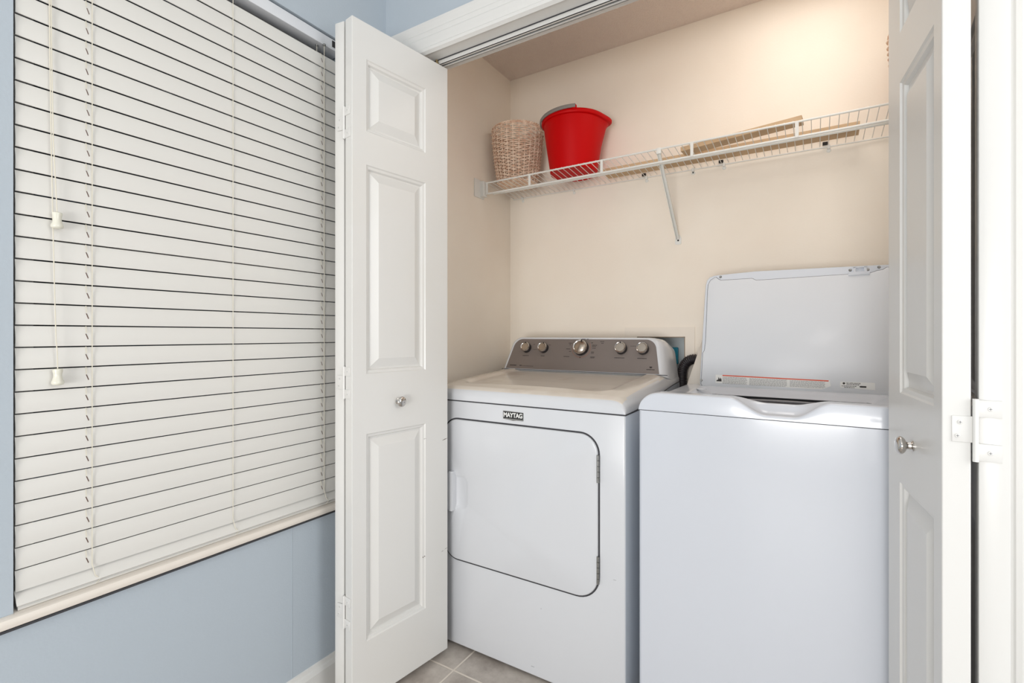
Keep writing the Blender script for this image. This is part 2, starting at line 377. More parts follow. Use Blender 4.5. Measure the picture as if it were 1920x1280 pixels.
# ------------------------------------------------------------------ window blind
bl = root('window_blind', (XL, .69, .577), 'ivory horizontal-slat blind, nearly closed, filling the window', 'blind')
BY0, BY1 = WY0+.003, WY1-.004
b = bm_(); box(b, XL-.052, XL-.004, BY0, BY1-.004, 2.020, 2.054, .0015)
box(b, XL-.0042, XL-.0030, 1.030, 1.052, 2.029, 2.049, mi=1)
link('headrail', b, [M['rail'], M['dark']], bl, 30)
PITCH = .0431; Z0 = .6117
b = bm_(); nS = 32
def slat(bm, zf, dx=.0032, dz=.0403, xf=-1.3125):
    n = 6; up = Vector((-dx, 0, dz)); nrm = Vector((dz, 0, dx)).normalized(); pts = []
    for k in range(n+1):
        s = k/n; pts.append(Vector((xf, 0, zf)) + up*s + nrm*(.0022*math.sin(math.pi*s)))
    back = [p - nrm*.0024 for p in pts][::-1]
    out = [(p.x, p.z) for p in pts+back]
    prism(bm, out, lambda a, z, d: (a, d, z), BY0+.001, BY1-.001)
for i in range(nS): slat(b, Z0+PITCH*i+.0012)
link('slat_panel', b, M['slat'], bl, 40)
b = bm_()  # bottom rail: a thicker slat resting on the sill
br_o = [(-1.3095,.5775),(-1.3080,.5815),(-1.3240,.6030),(-1.3280,.6030),(-1.3310,.5990),(-1.3165,.5785)]
prism(b, br_o, lambda a, z, d: (a, d, z), BY0+.004, BY1-.003)
link('bottom_rail', b, M['slat'], bl, 30)
b = bm_()  # extra slat lying on the bottom rail
up = Vector((-.031,0,.0385)).normalized(); nn = Vector((up.z,0,-up.x)); p0 = Vector((-1.3035,0,.5875))
q = [p0, p0+up*.031, p0+up*.031+nn*.0026, p0+nn*.0026]
prism(b, [(v.x, v.z) for v in q], lambda a, z, d: (a, d, z), BY0+.001, BY1-.001); link('lowest_slat', b, M['slat'], bl)
for yy in (.4189, .7161, .9995):
    c = bm_(); cyl(c, (-1.3095, yy, 2.022), (-1.3095, yy, .622), .00085, 6); tube(c, [(-1.3095, yy, .622), (-1.3050, yy+.004, .598), (-1.3035, yy+.012, .588), (-1.3085, yy+.007, .579)], .00085, 6)
    if yy != .7161:
        cyl(c, (-1.330, yy-.012, 2.022), (-1.330, yy-.012, 1.96), .0008, 6)
        for i in range(nS): cyl(c, (-1.3145, yy-.009, Z0+PITCH*i+.0425), (-1.3095, yy-.0095, Z0+PITCH*i+.028), .0007, 5)
    link('ladder_cord', c, M['cord'], bl)
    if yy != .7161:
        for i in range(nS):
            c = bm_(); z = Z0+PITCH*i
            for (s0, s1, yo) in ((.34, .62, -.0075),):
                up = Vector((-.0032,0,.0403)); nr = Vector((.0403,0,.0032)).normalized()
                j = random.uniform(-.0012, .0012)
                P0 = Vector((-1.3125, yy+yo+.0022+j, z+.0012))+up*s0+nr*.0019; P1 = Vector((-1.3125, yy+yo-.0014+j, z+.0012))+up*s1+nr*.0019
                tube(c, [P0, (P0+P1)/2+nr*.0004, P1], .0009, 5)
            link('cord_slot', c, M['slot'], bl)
c = bm_(); lathe(c, [(0,0),(.004,0),(.005,.003),(.0035,.006),(0,.006)], (-1.3095, .9995, 2.016), (0,0,1), 12); lathe(c, [(0,0),(.003,0),(.004,.003),(.0025,.005),(0,.005)], (-1.330, .9875, 2.016), (0,0,1), 12); link('cord_guide', c, M['steel'], bl)
def tassel(z, y, x, par):
    c = bm_(); lathe(c, [(0,.0335),(.0045,.0335),(.0078,.032),(.0082,.029),(.0070,.024),(.0066,.019),(.0080,.012),(.0100,.007),(.0102,.004),(.0085,.0012),(.004,0),(0,0)], (x, y, z), (0,0,1), 28)
    link('tassel', c, M['tassel'], par, 50)
xq = -1.2985
c = bm_(); tube(c, [(-1.312,.3520,2.02),(-1.306,.3525,1.7),(-1.3015,.354,1.50),(xq,.3591,1.355)], .0009, 6); pc = link('pull_cord', c, M['cord'], bl)
tassel(1.3235, .3591, xq, pc)
c = bm_(); tube(c, [(-1.312,.3495,2.02),(-1.306,.3498,1.7),(-1.302,.3510,1.50),(-1.3005,.3530,1.34),(-1.300,.3555,1.20),(-1.299,.3575,1.10),(-1.2985,.3592,1.075),(xq,.3599,1.040)], .0009, 6); pc = link('pull_cord', c, M['cord'], bl)
tassel(1.0085, .3599, xq, pc)

# ------------------------------------------------------------------ dryer
DX0, DX1, DY0, DY1 = -1.203, -.4664, 1.3796, 2.045
dr = root('clothes_dryer', ((DX0+DX1)/2, 1.71, 0), 'white front-loading dryer with grey knob panel, left of the washer', 'dryer')
def grid_surface(bm, xs, ys, fn, keep=None):
    g_ = [[bm.verts.new((x, y, fn(x, y))) for y in ys] for x in xs]
    for i in range(len(xs)-1):
        for j in range(len(ys)-1):
            if keep is None or keep((xs[i]+xs[i+1])/2, (ys[j]+ys[j+1])/2):
                bm.faces.new((g_[i][j], g_[i+1][j], g_[i+1][j+1], g_[i][j+1]))
    return g_
def lsp(a, b, n, ee=0):
    o = []
    for k in range(n+1):
        t = k/n
        if ee: t = .5-.5*math.copysign(abs(math.cos(math.pi*t))**ee, math.cos(math.pi*t))
        o.append(a+(b-a)*t)
    return o
b = bm_()
box(b, DX0, DX1, DY0, DY1, .012, .8785, .006, 3)
cab = link('cabinet', b, [M['enamel'], M['side']], dr, 30)
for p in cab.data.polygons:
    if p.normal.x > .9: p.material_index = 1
for x in (DX0+.05, DX1-.05):
    for y in (DY0+.06, DY1-.06): b = bm_(); cyl(b, (x, y, 0), (x, y, .014), .018, 16); link('foot', b, M['dark'], dr)
b = bm_(); box(b, DX0-.0003, DX1+.0003, DY0-.0006, DY1, .8745, .8785); link('top_seam', b, M['seam'], dr)
# top
def seamz(y): return .8775 + .0025*0 + .045*sm(1.40, 2.10, y)
def dprof(y):
    pts = [(1.3796,.905),(1.390,.917),(1.410,.9265),(1.48,.9365),(1.60,.946),(1.72,.953),(1.86,.9605),(2.05,.962)]
    for (a, za), (c, zc) in zip(pts, pts[1:]):
        if y <= c: return za+(zc-za)*(y-a)/(c-a)
    return pts[-1][1]
def sdrr(x, y, x0, x1, y0, y1, r):
    qx = abs(x-(x0+x1)/2)-(x1-x0)/2+r; qy = abs(y-(y0+y1)/2)-(y1-y0)/2+r
    return math.hypot(max(qx,0), max(qy,0))+min(max(qx,qy),0)-r
def dtop(x, y):
    e = min(x-DX0, DX1-x); zt = dprof(y)
    s = -sdrr(x, y + .030*((x+.83)/.30)**2, -1.13, -.545, 1.475, 2.2, .07)
    zt -= .0085*sm(-.004, .020, s)
    if e < .055:
        q = 1-e/.055; zs = seamz(y)+.006
        zt = zs + (zt-zs)*math.sqrt(max(0, 1-q**2.4))
    return zt
b = bm_(); xs = sorted(set([round(v, 5) for v in [DX0+.06*(1-math.cos(math.pi/2*k/14)) for k in range(15)]+[DX1-.06*(1-math.cos(math.pi/2*k/14)) for k in range(15)]+lsp(DX0+.06, DX1-.06, 110)]))
ys = [DY0, DY0+.001, DY0+.003, DY0+.006, DY0+.010, DY0+.016, DY0+.024]+lsp(DY0+.03, DY1, 120)
def dtop2(x, y):
    z = dtop(x, y); e = y-DY0
    if e < .012: z -= .009*(1-math.sqrt(max(0, 1-(1-e/.012)**2)))
    return z
G = grid_surface(b, xs, ys, dtop2)
# skirt
rim = [G[0][j] for j in range(len(ys)-1, -1, -1)] + [G[i][0] for i in range(1, len(xs))] + [G[-1][j] for j in range(1, len(ys))]
low = [b.verts.new((v.co.x, v.co.y, min(v.co.z-.0005, seamz(v.co.y)+.0005))) for v in rim]
for i in range(len(rim)-1): b.faces.new((rim[i], rim[i+1], low[i+1], low[i]))
back = [G[i][-1] for i in range(len(xs))]; lb = [b.verts.new((v.co.x, v.co.y, .88)) for v in back]
for i in range(len(back)-1): b.faces.new((back[i], back[i+1], lb[i+1], lb[i]))
top = link('top_panel', b, [M['enamel'], M['dtop']], dr, 50)
for p in top.data.polygons:
    if p.normal.z > .75: p.material_index = 1
b = bm_(); sp = [(DX0-.0006, y) for y in lsp(DY1, DY0, 20)]+[(DX1+.0006, y) for y in lsp(DY0, DY1, 20)]
# dark side seam that rises to the back, white below it
for x0, x1 in ((DX1-.001, DX1+.0008),):
    for i in range(20):
        ya, yb2 = DY0+(DY1-DY0)*i/20, DY0+(DY1-DY0)*(i+1)/20
        za, zb = seamz(ya), seamz(yb2)
        vs = [b.verts.new(p) for p in ((x1,ya,za-.0015),(x1,yb2,zb-.0015),(x1,yb2,zb+.0012),(x1,ya,za+.0012),(x0,ya,za-.0015),(x0,yb2,zb-.0015),(x0,yb2,zb+.0012),(x0,ya,za+.0012))]
        for f in ((0,1,2,3),(7,6,5,4),(0,4,5,1),(2,6,7,3),(1,5,6,2),(0,3,7,4)): b.faces.new([vs[k] for k in f])
link('side_seam', b, M['seam'], dr)
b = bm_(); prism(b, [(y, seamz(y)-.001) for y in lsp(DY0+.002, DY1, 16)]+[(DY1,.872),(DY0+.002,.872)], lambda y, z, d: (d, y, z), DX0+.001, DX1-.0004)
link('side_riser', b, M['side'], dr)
def inset_poly(pts, k, cx, cz):
    out = []
    n = len(pts)
    for i in range(n):
        a = Vector(pts[i-1]); c = Vector(pts[(i+1)%n]); t_ = (c-a).normalized(); nrm = Vector((-t_.y, t_.x)); out.append((pts[i][0]+nrm.x*k, pts[i][1]+nrm.y*k))
    return out
# door of the dryer: raised panel with dark groove around it
do = rrect(-1.139, -.5459, .3135, .8145, (.062,.062,.062,.075), 10)
b = bm_(); dq = inset_poly(do, .006, 0, 0); do_ = do; do = inset_poly(do_, -.0016, 0, 0)
A = [b.verts.new((x, DY0-.0012, z)) for x, z in do]; B = [b.verts.new((x, DY0-.0012, z)) for x, z in dq]; C_ = [b.verts.new((x, DY0+.001, z)) for x, z in do]
for k in range(len(A)): b.faces.new((A[k], A[(k+1)%len(A)], B[(k+1)%len(A)], B[k])); b.faces.new((C_[k], C_[(k+1)%len(A)], A[(k+1)%len(A)], A[k]))
do = do_
link('door_gap', b, M['seam'], dr)
b = bm_()
L0 = inset_poly(do, .0034, 0, 0); L1 = inset_poly(do, .0050, 0, 0); L2 = inset_poly(do, .0080, 0, 0)
rings = []
for L, y in ((L0, DY0+.001), (L0, DY0-.0030), (L1, DY0-.0055), (L2, DY0-.0066)): rings.append([b.verts.new((x, y, z)) for x, z in L])
for A, B in zip(rings, rings[1:]):
    for k in range(len(A)): b.faces.new((A[k], A[(k+1)%len(A)], B[(k+1)%len(A)], B[k]))
# front face with a cut for the grip recess
gx0, gx1, gz0, gz1 = -1.084, -1.028, .496, .617
hole = rrect(gx0, gx1, gz0, gz1, (.026,.002,.002,.026), 8)
inner = [b.verts.new((x, DY0-.0066, z)) for x, z in hole]
eo = [b.edges.get((rings[-1][k], rings[-1][(k+1)%len(rings[-1])])) for k in range(len(rings[-1]))]
ei = [b.edges.new((inner[k], inner[(k+1)%len(inner)])) for k in range(len(inner))]
bmesh.ops.triangle_fill(b, use_beauty=True, use_dissolve=False, edges=eo+ei)
h2 = [b.verts.new((gx0+(x-gx0)*.90+.0, DY0-.0045, gz0+.004+(z-gz0)*.93)) for x, z in hole]
h3 = [b.verts.new((gx0+(x-gx0)*.72, DY0-.0006, gz0+.012+(z-gz0)*.8)) for x, z in hole]
for A, B in ((inner, h2), (h2, h3)):
    for k in range(len(A)): b.faces.new((A[k], A[(k+1)%len(A)], B[(k+1)%len(A)], B[k]))
b.faces.new(h3)
dd = link('door', b, M['enamel'], dr, 45)
b = bm_(); prism(b, rrect(-1.1065, -1.0835, .489, .628, (.004,.006,.006,.004), 5), lambda a, z, d: (a, d, z), DY0-.0230, DY0-.005)
bmesh.ops.bevel(b, geom=[e for e in b.edges if all(v.co.y < DY0-.02 for v in e.verts)], offset=.004, segments=3, profile=.5, affect='EDGES')
link('handle', b, M['enamel'], dd, 40)
for z0, z1 in ((.6716,.7544),(.3709,.4536)):
    b = bm_(); n = 5
    for k in range(n):
        a = z0+(z1-z0)*k/n; c = z0+(z1-z0)*(k+1)/n-.0012; cyl(b, (-.5475, DY0-.0080, a), (-.5475, DY0-.0080, c), .0042, 12)
    link('hinge', b, M['steel'], dr, 40)
# badge
b = bm_(); prism(b, [(-.886,.8575),(-.808,.8555),(-.808,.8285),(-.834,.8285),(-.847,.8262),(-.860,.8285),(-.886,.8305)][::-1], lambda a, z, d: (a, d, z), DY0-.0018, DY0+.001); bd = link('badge', b, M['steel'], dr)
b = bm_(); box(b, -.8845, -.8095, DY0-.0024, DY0-.001, .8330, .8552); link('badge_plate', b, M['badge'], bd)
tm = text_bm('MAYTAG', .0205, Matrix.Translation((-.847, DY0-.0026, .8440)) @ Matrix.Rotation(R(90), 4, 'X'), bold=.0007, xs=.88)
# small serifs to give the letters their slab feet
link('badge_lettering', tm, M['white'], bd)
for q in ((-.779,-.768,.0415,.0425),(-.744,-.742,.236,.238),(-.503,-.494,.392,.3927)):
    b = bm_(); box(b, q[0], q[1], DY0-.0004, DY0+.001, q[2], q[3]); link('scuff_mark', b, M['greyink'], dr)
# console
def con_outline(x0, x1, z0, z1, lean_l, lean_r, r, n=10):
    """left bottom -> up left -> top -> down right; returns points (x, s)"""
    pts = [(x0, z0)]
    cx, cz = x0+lean_l+r, z1-r
    for k in range(n+1):
        a = R(172-(172-90)*k/n); pts.append((cx+r*math.cos(a), cz+r*math.sin(a)))
    cx = x1-lean_r-r
    for k in range(n+1):
        a = R(90-(90-8)*k/n); pts.append((cx+r*math.cos(a), cz+r*math.sin(a)))
    pts.append((x1, z0)); return pts
CY0, CZ0 = 1.860, .9615; sl = Vector((0, .050, .1315)); sl.normalize(); cn = Vector((0, -sl.z, sl.y))
def cs(x, s, d): return Vector((x, CY0, CZ0)) + sl*s + cn*d
SH = .1400
b = bm_()
o_p = con_outline(-1.183, -.4955, -.001, SH, .020, .020, .045)
rg = []
def ring(x0, x1, z0, z1, d): return [b.verts.new(cs(x, s, d)) for x, s in con_outline(x0, x1, z0, z1, .020, .020, .048)]
rg.append([b.verts.new(cs(x, s, .0005)) for x, s in con_outline(-1.181, -.4975, 0, SH-.001, .020, .020, .045)])
rg.append(ring(-1.187, -.4915, -.004, SH+.004, .0005))
rg.append(ring(-1.193, -.4850, -.006, SH+.0085, -.004))
rg.append(ring(-1.199, -.4740, -.008, SH+.0115, -.016))
bk = con_outline(-1.200, -.4700, -.020, SH+.004, .014, .014, .05)
rg.append([b.verts.new((x, 1.935+.045*(s/SH), CZ0-.005+s*.95)) for x, s in bk])
rg.append([b.verts.new((x, 2.045, CZ0-.02+s*.93)) for x, s in con_outline(-1.200, -.4685, -.02, SH+.002, .014, .014, .05)])
for A, B in zip(rg, rg[1:]):
    for k in range(len(A)): b.faces.new((A[k], A[(k+1)%len(A)], B[(k+1)%len(A)], B[k]))
b.faces.new(rg[0]); b.faces.new(rg[-1])
cons = link('console', b, M['enamel'], dr, 40)
b = bm_(); prism(b, con_outline(-1.1805, -.498, 0, SH-.0015, .020, .020, .044), cs, .0004, .0016); pan = link('control_panel', b, M['panel'], cons)
b = bm_(); box(b, -1.199, -.4665, 1.8535, 1.8575, .958, .9600); link('console_seam', b, M['seam'], dr)
def knob(xc, zc, r, ang):
    s = (zc-CZ0)/sl.z; o = cs(xc, s, .0016)
    k = bm_(); lathe(k, [(0,0),(r*1.02,0),(r*1.0,.005),(r*.95,.016),(0,.016)], o, cn, 36)
    kn = link('knob', k, M['knobbase'], cons, 40)
    k = bm_(); lathe(k, [(r*.95,.016),(r*1.0,.0175),(r*.98,.0215),(r*.90,.0240),(r*.80,.0230),(r*.755,.0215)], o, cn, 36); link('knob_rim', k, M['chrome'], kn, 60)
    k = bm_(); lathe(k, [(r*.755,.0215),(r*.74,.0222),(0,.0228)], o, cn, 36); link('knob_cap', k, M['satin'], kn, 60)
    if ang is not None:
        u = Vector((1,0,0)); d_ = u*math.sin(R(ang))+sl*math.cos(R(ang)); e_ = u*math.cos(R(ang))-sl*math.sin(R(ang))
        k = bm_(); p = o+cn*.0242; A_ = [p+d_*r*.98-e_*.0018, p+d_*r*.98+e_*.0018, p+d_*r*.72+e_*.0018, p+d_*r*.72-e_*.0018]
        va = [k.verts.new(q) for q in A_]; vb = [k.verts.new(q-cn*.0025) for q in A_]; k.faces.new(va); k.faces.new(vb[::-1])
        for i in range(4): k.faces.new((va[i], va[(i+1)%4], vb[(i+1)%4], vb[i]))
        link('pointer', k, M['ink'], kn)
KN = [(-1.0900,1.0505,.0215,5),(-1.0045,1.0505,.0215,18),(-.8290,1.0535,.0315,12),(-.6560,1.0535,.0230,0),(-.5690,1.0530,.0225,None)]
for k in KN: knob(*k)
# printed marks on the panel
def marks(lst, m, name='printed_legend'):
    k = bm_()
    for (x, s, w_, h_) in lst:
        vs = [k.verts.new(cs(x+dx*w_/2, s+dy*h_/2, d)) for d in (.0014, .0019) for dx, dy in ((-1,-1),(1,-1),(1,1),(-1,1))]
        k.faces.new(vs[:4][::-1]); k.faces.new(vs[4:])
        for i in range(4): k.faces.new((vs[i], vs[(i+1)%4], vs[4+(i+1)%4], vs[4+i]))
    link(name, k, m, pan)
def ks(zc): return (zc-CZ0)/sl.z
def words(cx, s, total, h):
    out = []; x = cx-total/2
    while x < cx+total/2-.0015:
        w_ = random.uniform(.0025, .0045); out.append((x+w_/2, s, w_, h*random.uniform(.8, 1))); x += w_+.0009
    return out
class Mk(list):
    def __iadd__(self, o): self.append(o); return self
mk = Mk()
for xc, tw in ((-1.090, .030), (-1.006, .016), (-.660, .042), (-.570, .036)): mk += words(xc, ks(1.053)-.0375, tw, .0030)
mk += words(-1.145, .014, .034, .0048); mk += words(-1.105, .014, .012, .0040); mk += words(-1.070, .0125, .050, .0016)
for (dx, ds, tw) in ((-.052,.022,.018),(-.053,.015,.008),(-.060,-.004,.018),(-.064,-.038,.024),(.004,.040,.018),(.024,.040,.010),(.045,.024,.010),(.056,.014,.020),(.056,.009,.018),(.056,.001,.015),(.052,-.016,.012),(.052,-.021,.012),(.055,-.037,.020),(.055,-.041,.020),(.088,.030,.018),(.090,.023,.010),(-.050,-.015,.008)):
    mk += words(-.829+dx, ks(1.0535)+ds, tw, .0026)
mk += words(-.610, ks(1.0535)+.012, .022, .0014); mk += words(-1.048, ks(1.0505)-.006, .016, .0014); mk += words(-.980, ks(1.0505)+.016, .010, .0018); mk += words(-1.058, ks(1.0505)+.018, .008, .0018)
mk += words(-.532, .0165, .032, .0035); mk += [(-.532,.0265,.010,.004), (-.532,.0235,.006,.003)]
for q in mk: marks(q, M['ink'])
k = bm_(); pts = []
for i in range(40):
    a = R(-215+ (250)*i/39); pts.append(cs(-.829+.0405*math.cos(a), ks(1.0535)+.0405*math.sin(a), .0018))
tube(k, pts, .0006, 5); link('dial_arc', k, M['orange_ink'], pan)
k = bm_(); vs = [k.verts.new(cs(-.829+a, ks(1.0535)-.0405+s_, .0022)) for a, s_ in ((-.004,.002),(.004,.002),(0,-.004))]; k.faces.new(vs); link('dial_arrow', k, M['ink'], pan)

# ------------------------------------------------------------------ washer
WX0, WX1, WY_0, WY_1 = -.4347, .272, 1.400, 2.03
ws = root('washing_machine', ((WX0+WX1)/2, 1.73, 0), 'white top-loading washer with its lid standing open', 'washer')
b = bm_(); prism(b, rrect(WX0, WX1, WY_0, WY_1, (.012,.012,.012,.012), 5), lambda a, y, d: (a, y, d), .012, .8930)
link('cabinet', b, M['wash'], ws, 40)
for x in (WX0+.05, WX1-.05):
    for y in (WY_0+.06, WY_1-.06): b = bm_(); cyl(b, (x, y, 0), (x, y, .014), .018, 16); link('foot', b, M['dark'], ws)
b = bm_(); prism(b, rrect(WX0+.0008, WX1-.0008, WY_0+.0008, WY_1-.0008, .012, 5), lambda a, y, d: (a, y, d), .8929, .8952); link('top_seam', b, M['seam'], ws)
WCX = -.078; OPN = (-.345, .190, 1.452, 1.842, .05)
def wtop(x, y):
    e = min(x-WX0, WX1-x); zt = .9462 - .0165*sm(1.42, 1.62, y)
    s = sm(-.196, -.105, x)*(1-sm(-.045, .036, x))
    if y < 1.47: zt -= .0400*s*(1-sm(1.412, 1.462, y)*1.0)
    q = -sdrr(x, y, *OPN)
    if y >= 1.44 and y < 1.60: zt -= .021*s*sm(1.44, 1.462, y)
    if q > 0: zt -= .023*sm(0, .050, q)
    if e < .062: k = 1-e/.062; zt = .8952+(zt-.8952)*math.sqrt(max(0, 1-k**2.1))
    f = y-WY_0
    if f < .009: zt -= .006*(1-math.sqrt(max(0, 1-(1-f/.009)**2)))
    return zt
b = bm_()
xs = sorted(set([round(v, 5) for v in [WX0+.065*(1-math.cos(math.pi/2*k/16)) for k in range(17)]+[WX1-.065*(1-math.cos(math.pi/2*k/10)) for k in range(11)]+lsp(WX0+.065, WX1-.065, 130)]))
ys = [WY_0, WY_0+.0008, WY_0+.002, WY_0+.004, WY_0+.0065, WY_0+.009]+lsp(WY_0+.012, WY_1-.02, 150)
kp = lambda x, y: -sdrr(x, y, *OPN) < .048
G = grid_surface(b, xs, ys, wtop, kp)
rim = [G[0][j] for j in range(len(ys)-1, -1, -1)] + [G[i][0] for i in range(1, len(xs))] + [G[-1][j] for j in range(1, len(ys))]
low = [b.verts.new((v.co.x, v.co.y, .8949)) for v in rim]
for i in range(len(rim)-1): b.faces.new((rim[i], rim[i+1], low[i+1], low[i]))
bmesh.ops.delete(b, geom=[v for v in b.verts if not v.link_faces], context='VERTS')
link('top_deck', b, M['wash'], ws, 50)
b = bm_(); tx0, tx1, ty0, ty1 = OPN[0]+.040, OPN[1]-.040, OPN[2]+.040, OPN[3]-.040
o1 = rrect(tx0, tx1, ty0, ty1, .04, 8)
A = [b.verts.new((x, y, .9075)) for x, y in o1]; B = [b.verts.new((x, y, .55)) for x, y in o1]
for k in range(len(A)): b.faces.new((A[k], A[(k+1)%len(A)], B[(k+1)%len(A)], B[k]))
b.faces.new(B); link('tub', b, M['tub'], ws, 40)
b = bm_(); pts = []
for k in range(64):
    a = 2*math.pi*k/64; pts.append((WCX+.215*math.cos(a), 1.640+.140*math.sin(a), .8975))
tube(b, pts, .0045, 8, closed=True); link('tub_ring', b, M['ring'], ws, 60)
b = bm_(); lathe(b, [(0,.004),(.010,.004),(.014,.002),(.0155,0)], (-.322, 1.722, .9290), (0,0,1), 24); link('hinge_bushing', b, M['wash'], ws, 50)
# console of the washer, behind the lid
b = bm_()
cp = [(1.885,.928),(1.965,1.090),(1.980,1.098),(2.018,1.098),(2.027,1.085),(2.029,.900),(1.885,.900)]
A = [b.verts.new((-.402+.040*max(0, (z-.93)/.17), y, z)) for y, z in cp]; A2 = [b.verts.new((-.384+.040*max(0, (z-.93)/.17), y+(-.006 if y < 2.01 else 0), z+(.004 if z > 1 else 0))) for y, z in cp]
B2 = [b.verts.new((.245-.055*max(0, (z-.93)/.17), y+(-.006 if y < 2.01 else 0), z+(.004 if z > 1 else 0))) for y, z in cp]; B = [b.verts.new((.262-.055*max(0, (z-.93)/.17), y, z)) for y, z in cp]
n = len(cp)
for P_, Q_ in ((A, A2), (A2, B2), (B2, B)):
    for k in range(n): b.faces.new((P_[k], P_[(k+1)%n], Q_[(k+1)%n], Q_[k]))
b.faces.new(A); b.faces.new(B); link('console', b, M['dtop'], ws, 50)
# lid
LS = Vector((0, .07, .397)).normalized(); LN = Vector((0, -LS.z, LS.y))
def ld(x, h, d): return Vector((x, 1.85, .928)) + LS*h + LN*d
b = bm_()
out = [(-.344,-.006),(-.3505,.004),(-.3518,.02),(-.3440,.34),(-.3425,.372),(-.338,.389),(-.330,.399),(-.316,.4045),(-.300,.4062),(-.176,.4125),(.160,.4085),(.200,.4075),(.2125,.400),(.2155,.385),(.2155,.02),(.2140,.002),(.206,-.006)]
def shr(pts, k):
    cx, cz = -.07, .2; return [(x+(k if x < cx else -k), z+(k if z < cz else -k)) for x, z in pts]
r0 = [b.verts.new(ld(x, h, -.024)) for x, h in shr(out, .004)]; r1 = [b.verts.new(ld(x, h, -.018)) for x, h in out]; r2 = [b.verts.new(ld(x, h, -.001)) for x, h in out]; r3 = [b.verts.new(ld(x, h, .001)) for x, h in shr(out, .0016)]
for A, B in ((r0, r1), (r1, r2), (r2, r3)):
    for k in range(len(A)): b.faces.new((A[k], A[(k+1)%len(A)], B[(k+1)%len(A)], B[k]))
b.faces.new(r0); b.faces.new(r3); lid = link('lid', b, M['wash'], ws, 40)
lin_o = [(-.3478,.006),(-.3462,.060),(-.3455,.118),(-.3400,.128),(-.3372,.16),(-.3360,.345),(-.3345,.372),(-.327,.388),(-.3115,.3985),(-.306,.3985),(-.2975,.3905),(-.290,.3865),(-.189,.3870),(-.184,.3850),(-.1752,.3795),(.0930,.3835),(.1490,.3840),(.1580,.3870),(.1667,.3905),(.1800,.3920),(.1900,.3990),(.2050,.3990),(.2110,.390),(.2115,.012),(.2090,.003),(.200,-.002),(-.335,-.003),(-.343,.0)]
b = bm_(); prism(b, lin_o[::-1], ld, .0006, .0018); link('lid_gap', b, M['seam'], lid)
li2 = inset_poly(lin_o, -.0016, 0, 0); li3 = inset_poly(lin_o, -.0045, 0, 0)
b = bm_(); A = [b.verts.new(ld(x, h, .0010)) for x, h in li2]; B = [b.verts.new(ld(x, h, .0036)) for x, h in li2]; C_ = [b.verts.new(ld(x, h, .0050)) for x, h in li3]
for P_, Q_ in ((A, B), (B, C_)):
    for k in range(len(A)): b.faces.new((P_[k], P_[(k+1)%len(A)], Q_[(k+1)%len(A)], Q_[k]))
b.faces.new(A); b.faces.new(C_); liner = link('lid_liner', b, M['lidin'], lid, 40)
for x, h in ((-.2925,.3985),(.1715,.4005),(.0966,.3960),(.1427,.3945),(-.3455,.0190)):
    b = bm_(); lathe(b, [(.0,.0020),(.0030,.0026),(.0042,.0018),(.0046,0)], ld(x, h, .0012 if h > .1 else .004), LN, 16); link('screw', b, M['steel'], lid, 40)
b = bm_()
for (x0, x1, h0, h1, d) in ((.0915,.1475,.3775,.3885,.008),(.1040,.1110,.3885,.4040,.008),(.1330,.1400,.3885,.4040,.008),(.1040,.1400,.4010,.4050,.008)):
    prism(b, [(x0,h0),(x1,h0),(x1,h1),(x0,h1)], ld, .001, d)
link('latch_striker', b, M['wash'], lid)
def lq(b, x0, x1, h0, h1, d0, d1): prism(b, [(x0,h0),(x1,h0),(x1,h1),(x0,h1)], ld, d0, d1)
b = bm_(); prism(b, [(-.2985,.0120),(.018,.0075),(.0430,.0190),(.0400,.0375),(-.2985,.0410)], ld, .0045, .0054); st = link('warning_label', b, M['sticker'], liner)
b = bm_(); prism(b, [(-.276,.0375),(.037,.0335),(.037,.0372),(-.276,.0412)], ld, .005, .0057); link('label_stripe', b, M['warn'], st)
b = bm_()
for (xa, xb) in ((-.275,-.197),(-.190,-.078),(-.070,.028)):
    for k in range(8):
        h = .0335-.0031*k-(xa+.275)*.011
        if h < .010: break
        x = xa
        while x < xb-.004:
            w_ = random.uniform(.003, .010); x1 = min(x+w_, xb); lq(b, x, x1, h-.0006, h+.0006, .005, .0056); x = x1+.0012
link('fine_print', b, M['greyink'], st)
b = bm_(); prism(b, [(-.2955,.0180),(-.2780,.0180),(-.2790,.0260),(-.2830,.0320),(-.2835,.0250),(-.2870,.0300),(-.2885,.0340),(-.2895,.0240),(-.2945,.0220)], ld, .005, .0057); link('warning_symbol', b, M['ink'], st)
b = bm_(); prism(b, [(.0675,.0165),(.156,.0135),(.156,.0350),(.0675,.0350)], ld, .0045, .0054); s2 = link('rating_label', b, M['sticker'], liner)
RL = Matrix(((1,0,0,0),(0,LS.y,LN.y,0),(0,LS.z,LN.z,0),(0,0,0,1)))
tb = text_bm('GE APPLIANCES', .0052, Matrix.Translation(ld(.0830,.0308,.0056)) @ RL, depth=.0001, bold=.0001, align='LEFT')
b = tb
for (xa, xb, h) in ((.084,.115,.0268),(.071,.110,.0218),(.078,.104,.0178)):
    x = xa
    while x < xb: w_ = random.uniform(.002,.005); lq(b, x, x+w_, h-.0009, h+.0009, .005, .0056); x += w_+.001
lathe(b, [(0,.0002),(.0033,.0002),(.0033,0)], ld(.0770,.0300,.0055), LN, 16)
prism(b, [(.116,.0215),(.119,.0190),(.134,.0190),(.134,.0240),(.119,.0240)], ld, .005, .0056)
link('label_print', b, M['ink'], s2)

